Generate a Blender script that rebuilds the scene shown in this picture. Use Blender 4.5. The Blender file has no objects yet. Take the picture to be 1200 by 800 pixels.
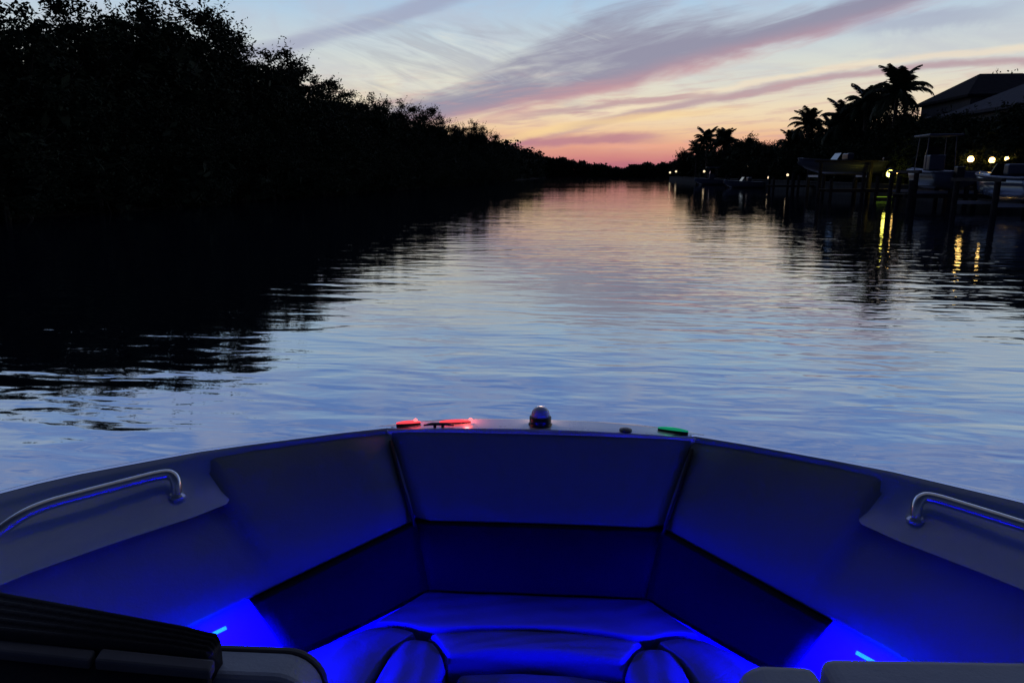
import bpy, bmesh, math, random
from mathutils import Vector, Matrix, Euler
random.seed(7)
R = math.radians
scene = bpy.context.scene
COL = scene.collection
CAM_H = 1.85
BANK_L = -24.0          # x of the left water line
BANK_R = 22.5           # x of the right sea wall

# ------------------------------------------------------------------ helpers
def s2l(c):
    return tuple((v/255/12.92 if v/255 <= .04045 else ((v/255+.055)/1.055)**2.4) for v in c)

def tag(o, label=None, cat=None, group=None, kind=None):
    if label: o['label'] = label
    if cat: o['category'] = cat
    if group: o['group'] = group
    if kind: o['kind'] = kind
    return o

class MB:
    """collects vertices and faces of one mesh"""
    def __init__(s): s.v = []; s.f = []
    def add(s, vs, fs):
        n = len(s.v); s.v += [tuple(p) for p in vs]; s.f += [tuple(i+n for i in f) for f in fs]; return s
    def box(s, c, d, rot=None):
        c = Vector(c); m = Euler(rot).to_matrix() if rot else Matrix.Identity(3)
        vs = [c + m @ Vector((x*d[0]/2, y*d[1]/2, z*d[2]/2)) for x in (-1,1) for y in (-1,1) for z in (-1,1)]
        return s.add(vs, [(0,1,3,2),(4,6,7,5),(0,4,5,1),(2,3,7,6),(0,2,6,4),(1,5,7,3)])
    def tube(s, pts, rad, n=8, cap=True):
        pts = [Vector(p) for p in pts]
        if not hasattr(rad, '__len__'): rad = [rad]*len(pts)
        rings = []
        up = Vector((0,0,1))
        for i, p in enumerate(pts):
            t = (pts[min(i+1,len(pts)-1)] - pts[max(i-1,0)]).normalized()
            a = t.cross(up)
            if a.length < .05: a = t.cross(Vector((1,0,0)))
            a.normalize(); b = a.cross(t)
            rings.append([p + (a*math.cos(k*2*math.pi/n) + b*math.sin(k*2*math.pi/n))*rad[i] for k in range(n)])
        vs = [q for r in rings for q in r]; fs = []
        for i in range(len(pts)-1):
            for k in range(n):
                fs.append((i*n+k, i*n+(k+1)%n, (i+1)*n+(k+1)%n, (i+1)*n+k))
        if cap: fs.append(tuple(range(n))[::-1]); fs.append(tuple((len(pts)-1)*n+k for k in range(n)))
        return s.add(vs, fs)
    def lathe(s, prof, c, n=24):
        c = Vector(c); vs = []; fs = []
        for r, z in prof:
            for k in range(n): a = k*2*math.pi/n; vs.append(c + Vector((r*math.cos(a), r*math.sin(a), z)))
        for i in range(len(prof)-1):
            for k in range(n): fs.append((i*n+k, i*n+(k+1)%n, (i+1)*n+(k+1)%n, (i+1)*n+k))
        fs.append(tuple(range(n))[::-1]); fs.append(tuple((len(prof)-1)*n+k for k in range(n)))
        return s.add(vs, fs)
    def grid(s, rows, closed=False):
        n = len(rows[0]); vs = [p for r in rows for p in r]; fs = []
        for i in range(len(rows)-1):
            for k in range(n if closed else n-1):
                fs.append((i*n+k, i*n+(k+1)%n, (i+1)*n+(k+1)%n, (i+1)*n+k))
        return s.add(vs, fs)
    def loft(s, rows):
        """closed cross sections joined to a solid"""
        n = len(rows[0]); base = len(s.v); s.grid(rows, True)
        s.f.append(tuple(base+k for k in range(n))); s.f.append(tuple(base+(len(rows)-1)*n+k for k in range(n))[::-1])
        return s
    def prism(s, poly, z0, z1):
        n = len(poly)
        vs = [(x,y,z0) for x,y in poly]+[(x,y,z1) for x,y in poly]
        return s.add(vs, [tuple(range(n))[::-1], tuple(range(n,2*n))]+[(k,(k+1)%n,n+(k+1)%n,n+k) for k in range(n)])
    def build(s, name, m, parent=None, smooth=False, bevel=0, seg=2, sub=0):
        me = bpy.data.meshes.new(name); me.from_pydata(s.v, [], s.f); me.update()
        bm = bmesh.new(); bm.from_mesh(me); bmesh.ops.recalc_face_normals(bm, faces=bm.faces); bm.to_mesh(me); bm.free()
        o = bpy.data.objects.new(name, me); COL.objects.link(o); me.materials.append(m)
        if smooth: me.polygons.foreach_set('use_smooth', [True]*len(me.polygons))
        if bevel:
            b = o.modifiers.new('bevel','BEVEL'); b.width = bevel; b.segments = seg; b.limit_method='ANGLE'; b.angle_limit=R(35)
        if sub:
            b = o.modifiers.new('sub','SUBSURF'); b.levels = sub; b.render_levels = sub
        if parent: o.parent = parent
        return o

def empty(name, loc=(0,0,0), rz=0):
    o = bpy.data.objects.new(name, None); COL.objects.link(o); o.location = loc; o.rotation_euler = (0,0,rz)
    o.empty_display_size = .2
    return o

def copy_tree(o, parent=None):
    c = o.copy(); COL.objects.link(c)
    if parent: c.parent = parent
    for ch in o.children: copy_tree(ch, c)
    return c

# ------------------------------------------------------------------ node helpers
class N:
    nt = None
    def __init__(s, sock): s.s = sock
def _in(node, i, v):
    if isinstance(v, N): N.nt.links.new(v.s, node.inputs[i])
    else: node.inputs[i].default_value = v
def mth(op, a, b=None, c=None, clamp=False):
    n = N.nt.nodes.new('ShaderNodeMath'); n.operation = op; n.use_clamp = clamp
    for i, v in enumerate((a,b,c)):
        if v is not None: _in(n, i, v)
    return N(n.outputs[0])
for nm, op in (('add','ADD'),('sub','SUBTRACT'),('mul','MULTIPLY'),('truediv','DIVIDE')):
    setattr(N, f'__{nm}__', lambda a, b, op=op: mth(op, a, b))
    setattr(N, f'__r{nm}__', lambda a, b, op=op: mth(op, b, a))
def sstep(x, a, b):
    n = N.nt.nodes.new('ShaderNodeMapRange'); n.interpolation_type = 'SMOOTHSTEP'
    _in(n, 0, x); _in(n, 1, a); _in(n, 2, b); n.inputs[3].default_value = 0; n.inputs[4].default_value = 1
    return N(n.outputs[0])
def vec(x, y, z=0.0):
    n = N.nt.nodes.new('ShaderNodeCombineXYZ'); _in(n,0,x); _in(n,1,y); _in(n,2,z); return N(n.outputs[0])
def noise(v, scale=1, detail=5, rough=.55, dist=0):
    n = N.nt.nodes.new('ShaderNodeTexNoise'); N.nt.links.new(v.s, n.inputs['Vector'])
    n.inputs['Scale'].default_value = scale; n.inputs['Detail'].default_value = detail
    n.inputs['Roughness'].default_value = rough; n.inputs['Distortion'].default_value = dist
    return N(n.outputs[0])
def mixc(f, a, b):
    n = N.nt.nodes.new('ShaderNodeMix'); n.data_type = 'RGBA'
    _in(n, 0, f)
    for i, v in ((6,a),(7,b)):
        if isinstance(v, N): N.nt.links.new(v.s, n.inputs[i])
        else: n.inputs[i].default_value = (*v, 1)
    return N(n.outputs[2])
def ramp(f, stops):
    n = N.nt.nodes.new('ShaderNodeValToRGB'); _in(n, 0, f); e = n.color_ramp.elements
    while len(e) < len(stops): e.new(.5)
    for el, (p, c) in zip(e, stops): el.position = p; el.color = (*c, 1)
    return N(n.outputs[0])

def mat(name, color, rough=.5, metal=0, var=0, vscale=8, bump=0, bscale=40, emit=None, estr=0, coat=0, spec=.5, rough_var=0):
    m = bpy.data.materials.new(name); m.use_nodes = True; nt = m.node_tree; N.nt = nt
    b = nt.nodes['Principled BSDF']
    b.inputs['Base Color'].default_value = (*color,1); b.inputs['Roughness'].default_value = rough
    b.inputs['Metallic'].default_value = metal; b.inputs['Coat Weight'].default_value = coat
    b.inputs['Specular IOR Level'].default_value = spec
    tc = nt.nodes.new('ShaderNodeTexCoord'); o = N(tc.outputs['Object'])
    if var or rough_var:
        nz = noise(o, vscale, 6, .6)
        if var:
            lo = tuple(c*(1-var) for c in color); hi = tuple(min(1,c*(1+var)) for c in color)
            nt.links.new(ramp(nz, [(.3,lo),(.7,hi)]).s, b.inputs['Base Color'])
        if rough_var:
            nt.links.new((nz*rough_var+(rough-rough_var*.5)).s, b.inputs['Roughness'])
    if bump:
        bn = nt.nodes.new('ShaderNodeBump'); bn.inputs['Strength'].default_value = bump; bn.inputs['Distance'].default_value = .01
        nt.links.new((noise(o, bscale, 4, .6) + (noise(o, 7, 3, .5, .6)*5.0 if bscale >= 120 else 0.0)).s, bn.inputs['Height']); nt.links.new(bn.outputs[0], b.inputs['Normal'])
    if emit:
        b.inputs['Emission Color'].default_value = (*emit,1); b.inputs['Emission Strength'].default_value = estr
    return m

# ------------------------------------------------------------------ materials
M = {}
M['leaf'] = mat('mangrove leaf', (.03,.042,.02), .85, spec=.15, var=.5, vscale=.6)
M['leaf2'] = mat('broad leaf', (.032,.046,.02), .85, spec=.15, var=.5, vscale=.6)
M['frond'] = mat('palm frond', (.035,.05,.02), .7, spec=.2, var=.4, vscale=1.5)
M['bark'] = mat('bark', (.09,.07,.05), .9, var=.4, vscale=6, bump=.5, bscale=20)
M['soil'] = mat('bank soil', (.03,.026,.02), 1, spec=.05, var=.5, vscale=.8, bump=.5, bscale=6)
M['grass'] = mat('lawn', (.025,.038,.015), 1, spec=.05, var=.4, vscale=1.2, bump=.4, bscale=20)
M['concrete'] = mat('sea wall concrete', (.05,.05,.048), .95, spec=.1, var=.25, vscale=2, bump=.3, bscale=15)
M['wood'] = mat('dock timber', (.06,.05,.042), .9, spec=.1, var=.35, vscale=4, bump=.3, bscale=25)
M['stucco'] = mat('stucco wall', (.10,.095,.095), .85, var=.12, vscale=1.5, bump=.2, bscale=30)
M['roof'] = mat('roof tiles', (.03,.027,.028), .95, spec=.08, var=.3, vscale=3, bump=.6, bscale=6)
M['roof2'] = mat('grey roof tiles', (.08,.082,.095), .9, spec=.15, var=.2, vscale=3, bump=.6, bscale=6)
M['glass'] = mat('window glass', (.02,.022,.025), .05)
M['trim'] = mat('white trim', (.6,.6,.58), .5, var=.08)
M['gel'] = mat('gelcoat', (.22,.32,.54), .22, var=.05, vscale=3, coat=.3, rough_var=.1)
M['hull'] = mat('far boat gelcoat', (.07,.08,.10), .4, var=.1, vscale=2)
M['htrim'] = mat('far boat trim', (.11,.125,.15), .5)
M['gelblue'] = mat('blue gelcoat', (.06,.09,.15), .25, var=.08, vscale=3, coat=.3)
M['vinyl'] = mat('pale vinyl', (.55,.56,.6), .5, var=.06, vscale=5, bump=.12, bscale=160, rough_var=.15)
M['panelv'] = mat('side panel vinyl', (.17,.21,.22), .55, var=.06, vscale=4, bump=.12, bscale=160, rough_var=.15)
M['seatv'] = mat('seat vinyl', (.12,.14,.28), .5, var=.06, vscale=5, bump=.12, bscale=160, rough_var=.15)
M['greyv'] = mat('grey vinyl', (.30,.32,.36), .55, var=.08, vscale=6, bump=.12, bscale=160)
M['navy'] = mat('dark navy vinyl', (.008,.008,.009), .65, var=.2, vscale=6, bump=.15, bscale=160, spec=.2)
M['piping'] = mat('dark piping', (.012,.012,.016), .6)
M['dash'] = mat('black dash vinyl', (.011,.011,.014), .6, var=.25, vscale=9, bump=.3, bscale=120, spec=.3)
M['band'] = mat('dash trim band', (.11,.105,.1), .6, var=.2, vscale=9)
M['chrome'] = mat('stainless steel', (.75,.76,.8), .24, metal=1, rough_var=.08, vscale=20)
M['black'] = mat('black plastic', (.012,.012,.013), .35)
M['deck'] = mat('bow deck gelcoat', (.82,.78,.77), .28, var=.08, vscale=10, coat=1, rough_var=.1)
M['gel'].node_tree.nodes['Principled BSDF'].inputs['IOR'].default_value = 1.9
M['deck'].node_tree.nodes['Principled BSDF'].inputs['IOR'].default_value = 2.0
M['dome'] = mat('frosted dome lens', (.42,.5,.62), .25, coat=.6)
M['led'] = mat('blue led strip', (.1,.2,.5), .4, emit=(.01,.22,1), estr=2.2)
M['red'] = mat('red navigation lens', (.5,.02,.03), .3, emit=(1,.06,.08), estr=1.3)
M['redcap'] = mat('red bright lens', (.5,.02,.03), .3, emit=(1,.16,.17), estr=2.2)
M['green'] = mat('green navigation lens', (.02,.4,.2), .25, emit=(.01,.42,.2), estr=.45)
M['warm'] = mat('warm lamp', (.9,.8,.5), .4, emit=(1,.6,.16), estr=13)
M['yellow'] = mat('yellow dock lamp', (.9,.9,.4), .4, emit=(.95,.86,.12), estr=11)
M['lampdim'] = mat('dim warm lamp', (.9,.8,.5), .4, emit=(1,.75,.45), estr=1.6)
M['lime'] = mat('lime water level lamp', (.5,.8,.1), .4, emit=(.28,.5,.03), estr=.45)

# ------------------------------------------------------------------ sky
def make_world():
    w = bpy.data.worlds.new('World'); scene.world = w; w.use_nodes = True
    nt = w.node_tree; N.nt = nt
    bg = nt.nodes['Background']
    tc = nt.nodes.new('ShaderNodeTexCoord'); sp = nt.nodes.new('ShaderNodeSeparateXYZ')
    nt.links.new(tc.outputs['Generated'], sp.inputs[0])
    x, y, z = (N(sp.outputs[i]) for i in range(3))
    el = mth('ARCSINE', z)*57.2958
    az = mth('ARCTAN2', x, y)*57.2958
    # slow warp so no band edge is straight
    wv = noise(vec(az*.06, el*.22), 1, 4, .5)
    wv2 = noise(vec(az*.22+7.3, el*.9), 1, 5, .6)
    e = el + (wv-.5)*1.3 + (wv2-.5)*.7
    stops = [(-3,(112,66,86)),(0,(182,110,122)),(1.0,(208,132,130)),(2.0,(232,168,140)),(3.1,(241,202,160)),(4.5,(239,219,186)),
             (6.4,(226,223,206)),(8.6,(205,214,215)),(12.5,(168,201,230)),(17,(116,152,214)),(25,(80,114,192)),(33,(52,78,150)),(46,(24,34,66)),(90,(12,17,34))]
    base = ramp((e+3)/93.0, [((a+3)/93.0, s2l(c)) for a, c in stops])
    # streak noises, rotated along the cirrus
    def rot(deg):
        c, s = math.cos(R(deg)), math.sin(R(deg))
        return az*c+el*s, el*c-az*s
    t, s = rot(11); st = noise(vec(t*.11, s*.75), 1, 7, .6, .5)
    t2, s2 = rot(-17); ma = noise(vec(t2*.10+3, s2*.62), 1, 6, .55, 1.8)
    t3, s3 = rot(4); fine = noise(vec(t3*.25+11, s3*2.6), 1, 6, .6, .4)
    puff = noise(vec(az*.16+5, el*.42), 1, 6, .6, .8)
    cur = base
    def band(cur, c, up, lo, col, az0, az1, amt, edge=4, nz=st, nk=1.3):
        ec = c[0] + az*c[1] + az*az*c[2]
        d = e - ec
        q = mth('MAXIMUM', d/up, d*(-1/lo) if not isinstance(lo, N) else d*-1.0/lo)
        m = sstep(1 - q + (nz-.5)*nk, -.12, .85)
        m = m*sstep(az, az0-edge, az0+edge)*(1-sstep(az, az1-edge, az1+edge))*amt
        return mixc(m, cur, col), m, d
    # soft light clouds over the whole upper sky
    pale = sstep(puff, .36, .72)*sstep(el, 3.5, 8.5)*.5
    cur = mixc(pale, cur, s2l((186,190,205)))
    # grey lavender band, upper left
    cur,_,_ = band(cur, (15.9,.31,0), .9, .9, s2l((158,162,188)), -40, -9, .7, 3, st, 1.2)
    # broad mares tails left of the middle: grey strands over pale sky
    wn = sstep(az,-24,-15)*(1-sstep(az,-3,4))*sstep(el,3.6,6)*(1-sstep(el,9.5,11.5))
    cur = mixc(wn*sstep(ma,.40,.70)*.5, cur, s2l((158,158,172)))
    cur = mixc(wn*sstep(ma,.48,.25)*.4, cur, s2l((230,230,216)))
    # main cloud: lavender grey above, pink on its lower edge
    up = mth('EXPONENT', (az-.5)*(az-.5)*(-1/72.0))*4.3 + 1.2
    colA = mixc(sstep(e-(6.6+az*.2), -1.25, .9), s2l((204,148,154)), s2l((146,144,166)))
    cur,_,_ = band(cur, (6.65,.2,.002), up, 1.35, colA, -19, 24, .95, 4, st, 1.9)
    # bright gaps inside it
    cur = mixc(sstep(ma,.58,.72)*wn*.6, cur, s2l((206,212,212)))
    # thin mauve bands on the right and a pale gap between
    cur,_,_ = band(cur, (4.4,.21,-.0035), .3, .32, s2l((246,226,196)), -1, 40, .6, 4, fine, 1.0)
    cur,_,_ = band(cur, (3.75,.225,-.0041), .42, .38, s2l((184,156,164)), -3, 40, .85, 3, st, 1.2)
    cur,_,_ = band(cur, (4.9,.12,-.004), .4, .4, s2l((186,152,160)), -6, 9, .75, 4, fine, 1.8)
    cur = mixc(sstep(fine,.46,.66)*sstep(el,1.2,2.5)*(1-sstep(el,5.5,8))*.4, cur, s2l((202,158,160)))
    # low lavender bank and the bright yellow slit above it
    cur,_,_ = band(cur, (2.45,.04,0), .75, .55, s2l((182,124,142)), -13, 4, .8, 3, st, 1.5)
    cur,_,_ = band(cur, (3.75,.14,-.006), .42, .36, s2l((252,218,156)), -10, 9, .6, 4, fine, .9)
    cur,_,_ = band(cur, (2.0,.0,0), .25, .25, s2l((238,170,146)), -1, 22, .5, 3, fine, 1.4)
    cur,_,_ = band(cur, (.35,.0,0), .55, .6, s2l((184,108,126)), -12, 10, .7, 4, fine, 1.0)
    # small grey wisp upper right
    cur,_,_ = band(cur, (9.2,.02,0), .9, .8, s2l((160,166,190)), 17, 26, .55, 3, puff, 2.0)
    # away from the afterglow the sky is a plain dark dusk blue
    dusk = ramp(el/90.0, [(0,s2l((44,44,66))),(.12,s2l((38,48,80))),(.4,s2l((20,28,54))),(1,s2l((12,17,34)))])
    aa = mth('ABSOLUTE', az-2)
    cur = mixc(sstep(aa, 42, 95), cur, dusk)
    nt.links.new(cur.s, bg.inputs[0]); bg.inputs[1].default_value = 1.0
make_world()

# ------------------------------------------------------------------ water and banks
def water_material():
    m = bpy.data.materials.new('canal water'); m.use_nodes = True; nt = m.node_tree; N.nt = nt
    b = nt.nodes['Principled BSDF']
    b.inputs['Base Color'].default_value = (.004,.009,.022,1); b.inputs['Roughness'].default_value = .03
    b.inputs['IOR'].default_value = 9.0
    tc = nt.nodes.new('ShaderNodeTexCoord'); sp = nt.nodes.new('ShaderNodeSeparateXYZ'); nt.links.new(tc.outputs['Object'], sp.inputs[0])
    x, y = N(sp.outputs[0]), N(sp.outputs[1])
    n1 = noise(vec(x*.85+y*.12, y*2.4), 1, 2.0, .5, .35)
    n2 = noise(vec(x*.16+9, y*.36), 1, 2, .5, .3)
    n3 = noise(vec(x*2.6+y*.5, y*5.5+3), 1, 2, .5, .2)
    patch = sstep(noise(vec(x*.05, y*.05), 1, 2, .5), .35, .65)*.7+.5
    far = mth('MAXIMUM', 1.0/(mth('MAXIMUM', y, 0.0)/17.0 + 1.0), .16)
    h = (n1*patch*.030 + n2*.046 + n3*patch*.005)*far
    bn = nt.nodes.new('ShaderNodeBump'); bn.inputs['Strength'].default_value = 1; bn.inputs['Distance'].default_value = 1
    nt.links.new(h.s, bn.inputs['Height']); nt.links.new(bn.outputs[0], b.inputs['Normal'])
    return m
wb = MB().add([(-3000,-800,0),(3000,-800,0),(3000,6000,0),(-3000,6000,0)], [(0,1,2,3)])
tag(wb.build('water', water_material()), kind='structure')

def bank(name, m, edge, side, top):
    rows = []
    for y, xe in edge:
        rows.append([(xe-side*.6,y,-.8),(xe,y,.02),(xe+side*1.5,y,top*.7),(xe+side*5,y,top),(xe+side*400,y,top+.4)])
    return tag(MB().grid(rows).build(name, m), kind='structure')
ys = [-300]+[i*6 for i in range(-6,66)]
bank('left_bank', M['soil'], [(y, BANK_L-.5+math.sin(y*.21)*.5+math.sin(y*.53)*.3 - (0 if y<420 else (y-420)*.0)) for y in ys], -1, .5)
bank('right_lawn', M['grass'], [(y, BANK_R+.35+max(0,y-236)*2.2) for y in [v for v in ys if v < 400]], 1, 1.05)
rows=[[(x,372+math.sin(x*.03)*3,-.5),(x,377+math.sin(x*.03)*3,.5),(x,900,1.0)] for x in range(-900,901,20)]
tag(MB().grid(rows).build('far_shore', M['soil']), kind='structure')

# ------------------------------------------------------------------ trees
def leaf_mesh(name, H, W, nclump, per, leaf, seed, m, base=.01, core=420, dome=False):
    """crown of leaf clumps in an uneven egg volume, height H, width W; inner leaves are larger"""
    rnd = random.Random(seed); mb = MB()
    lobes = [(rnd.uniform(0,6.28), rnd.uniform(.75,1.15)) for _ in range(7)]
    tops = [(rnd.uniform(0,6.28), rnd.uniform(.45,1.12)) for _ in range(6)]
    def rad(a, h):
        r = W/2*(math.sin(math.pi*min(1,max(0,(h*.80+.17))))**.55)
        k = 1
        for i,(p,q) in enumerate(lobes): k += .07*math.sin(a*(i%3+1)+p+h*4*q)
        return r*k
    def leafq(p, size):
        d = Vector((rnd.gauss(0,1), rnd.gauss(0,1), rnd.gauss(0,.7)+.2)).normalized()
        e = d.cross(Vector((rnd.gauss(0,1), rnd.gauss(0,1), rnd.gauss(0,1)))).normalized()
        l = size*rnd.uniform(.7,1.4); w = l*.42
        mb.add([p-d*l*.5, p+e*w*.5, p+d*l*.5, p-e*w*.5], [(0,1,2,3)])
    for i in range(nclump):
        h = rnd.uniform(base, 1)**.85; a = rnd.uniform(0,6.28); r = rad(a,h)*(rnd.random()**.35)
        s = rnd.uniform(.3,.95)*W/7
        if h > .68 and not dome:
            la, lh = tops[rnd.randrange(len(tops))]; a = la+rnd.gauss(0,.42); r = rad(a,h)*rnd.uniform(.35,.95)
            c = Vector((r*math.cos(a), r*math.sin(a), (.68+(h-.68)*lh)*H)); s *= .8
        else: c = Vector((r*math.cos(a), r*math.sin(a), h*H))
        for k in range(per):
            q = c + Vector((rnd.gauss(0,s*.55), rnd.gauss(0,s*.55), rnd.gauss(0,s*.45)))
            leafq(q, leaf)
        # a twig sprig now and then beyond the outline
        if rnd.random() < .30 and not dome:
            dr = Vector((math.cos(a)*.6, math.sin(a)*.6, .9)).normalized()
            for k in range(10): leafq(c + dr*(s+k*.09*W/7) + Vector((rnd.gauss(0,.06),rnd.gauss(0,.06),rnd.gauss(0,.06))), leaf*.8)
    for i in range(core):
        h = rnd.uniform(.02,.74); a = rnd.uniform(0,6.28); r = rad(a,h)*.72*rnd.random()**.5
        leafq(Vector((r*math.cos(a), r*math.sin(a), h*H)), leaf*4.5)
    me = bpy.data.meshes.new(name); me.from_pydata(mb.v, [], mb.f); me.materials.append(m)
    return me

def trunk_mesh(name, H, W, seed, m):
    rnd = random.Random(seed); mb = MB()
    mb.tube([(0,0,-.6),(.1,.05,H*.25),(-.05,.1,H*.5),(.05,0,H*.8)], [.22,.17,.12,.04], 7)
    for k in range(6):
        a = k*1.05+rnd.random(); z = H*rnd.uniform(.2,.5)
        mb.tube([(0,0,z),(math.cos(a)*W*.2,math.sin(a)*W*.2,z+H*.14),(math.cos(a)*W*.36,math.sin(a)*W*.36,z+H*.3)], [.09,.06,.02], 5)
    for k in range(7):   # stilt roots
        a = k*.9+rnd.random()*.4
        mb.tube([(0,0,H*.14),(math.cos(a)*.8,math.sin(a)*.8,H*.08),(math.cos(a)*1.3,math.sin(a)*1.3,-.6)], [.06,.05,.04], 5)
    me = bpy.data.meshes.new(name); me.from_pydata(mb.v, [], mb.f); me.materials.append(m)
    return me

TREES = []
for i in range(5):
    TREES.append((leaf_mesh('crown', 10, 7.5, 165, 62, .24, 11+i, M['leaf']), trunk_mesh('trunk', 10, 7.5, 31+i, M['bark'])))
BROAD = []
for i in range(3):
    BROAD.append((leaf_mesh('crown', 7, 7.5, 100, 40, .32, 71+i, M['leaf2'], .2), trunk_mesh('trunk', 7, 7, 91+i, M['bark'])))

def add_tree(name, kit, loc, sc, label, group, cat='tree', rz=None):
    r = empty(name, loc, random.uniform(0,6.28) if rz is None else rz)
    tag(r, label, cat, group); r.scale = sc
    for nm, me in zip(('crown','trunk'), kit):
        o = bpy.data.objects.new(nm, me); COL.objects.link(o); o.parent = r
    return r

F = 872.0
YAW = R(6.54)
def along(px, X):
    """distance along the canal and depth from the eye of a point X metres to the side, seen on bearing px"""
    a = math.atan((px-600)/F)-YAW; d = X/math.tan(a)
    return d, d*math.cos(YAW)-X*math.sin(YAW)
# skyline of the wood: (bearing as 700 - px, height above eye in px) turned into standing places and heights
sky = [(-250,150),(-160,170),(-90,178),(-40,182),(0,184),(35,194),(80,194),(110,160),(148,188),(182,196),(210,200),(246,180),(276,168),(304,146),(326,124),(342,142),
       (362,118),(388,104),(412,96),(440,92),(464,86),(482,76),(506,74),(526,64),(548,62),(566,54),(584,44)]
SHARED = 'dark mangrove merged into the unbroken black wood along the left bank'
SPECIAL = {80:'tall mangrove whose ragged top stands at the upper left corner of the wood',
           182:'tall mangrove with a twiggy crest at the high hump of the left wood',
           210:'broad mangrove forming the highest crest of the left wood',
           342:'slim mangrove poking up alone on the sloping part of the left wood',
           440:'round topped mangrove where the left wood begins to fall to the far shore'}
rnd = random.Random(3)
for i, (px, hh) in enumerate(sky):
    X = -BANK_L + 3.2 + rnd.uniform(-.4,.6)
    d, dep = along(px, -X)
    H = CAM_H + hh/F*dep
    k = H/10.35
    lab = SPECIAL.get(px, SHARED)
    wd = max(.75, min(1.25, k*1.0))
    add_tree('mangrove_tree', TREES[i%5], (-X, d, .1), (wd*rnd.uniform(.9,1.1), wd*rnd.uniform(.95,1.15), k), lab, 'mangroves of the left bank')
# fuller rows beside and behind, always lower than the skyline
def line_h(px):
    for (a,ha),(b,hb) in zip(sky, sky[1:]):
        if a <= px <= b: return ha+(hb-ha)*(px-a)/(b-a)
    return 40 if px > 500 else 150
y = 14.0; i = 0
while y < 215:
    for X, f in ((24.5,.58),(29.5,.78),(33.5,.86)):
        yy = y + rnd.uniform(-1.5,1.5) + (X-29)*.4
        px = 600 + F*math.tan(YAW-math.atan2(X,yy)) if yy > 18 else -300
        lo = min(line_h(px-14), line_h(px+14), line_h(px)) if px > -260 else 150
        H = (CAM_H + lo/F*(yy*math.cos(YAW)+X*math.sin(YAW)))*f
        H = min(H, 12.5); k = max(.45, H/10.35)
        wd = max(.8, min(1.1, k))
        add_tree('mangrove_tree', TREES[(i*2+int(X))%5], (-X, yy, .1), (wd, wd*1.1, k), SHARED, 'mangroves of the left bank')
        i += 1
    y += 5.2 if y < 110 else 7.5

def mass_mesh(name, pts, dens, leaf, m, seed):
    """a far wood that reads as one mass: pts = (x0,y0,x1,y1,height,depth)"""
    rnd = random.Random(seed); mb = MB()
    for (x0,y0,x1,y1,h,dp,nx,ny) in pts:
        L = math.hypot(x1-x0,y1-y0); n = int(L*dens)
        for k in range(n):
            t = rnd.random(); q = rnd.random()
            hump = .78+.16*math.sin(t*L*.11+seed)+.1*math.sin(t*L*.31+2*seed)+.06*math.sin(t*L*.83)
            z = h*hump*(rnd.random()**(.6 if k%3 else 1.6)); dd = dp*q
            p = Vector((x0+(x1-x0)*t+nx*dd, y0+(y1-y0)*t+ny*dd, z))
            for j in range(3):
                pj = p+Vector((rnd.gauss(0,leaf*.6),rnd.gauss(0,leaf*.6),rnd.gauss(0,leaf*.35)))
                d = Vector((rnd.gauss(0,1),rnd.gauss(0,1),rnd.gauss(0,.8))).normalized(); e = d.cross(Vector((rnd.gauss(0,1),rnd.gauss(0,1),rnd.gauss(0,1)))).normalized()
                l = leaf*rnd.uniform(.6,1.3)
                mb.add([pj-d*l*.5,pj+e*l*.3,pj+d*l*.5,pj-e*l*.3],[(0,1,2,3)])
    me = MB(); me.v = mb.v; me.f = mb.f
    return me.build(name, m)
tag(mass_mesh('far_mangrove_wood', [(BANK_L-1.5,205,BANK_L-1.5,388,11.6,12,-1,0)], 60, 1.15, M['leaf'], 5),
    'far end of the left bank wood dropping in one dark mass to the horizon', 'wood', kind='stuff')
tag(mass_mesh('far_shore_wood', [(-220,374,-27,374,13,16,0,1),(-27,374,-16,376,11.5,16,0,1),(-16,376,-7,377,9.5,16,0,1),(-7,377,60,377,7.6,14,0,1),(60,377,300,377,8.5,14,0,1)], 85, 1.5, M['leaf'], 9),
    'low dark line of woodland closing the far end of the canal under the pink sky', 'wood', kind='stuff')
tag(mass_mesh('far_right_wood', [(BANK_R+5,150,BANK_R+5,234,7.5,14,1,0),(BANK_R+5,234,BANK_R+70,262,7.0,12,-.35,.93)], 45, 1.0, M['leaf2'], 12),
    'distant dark growth on the right bank beyond the two palms', 'wood', kind='stuff')

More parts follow.
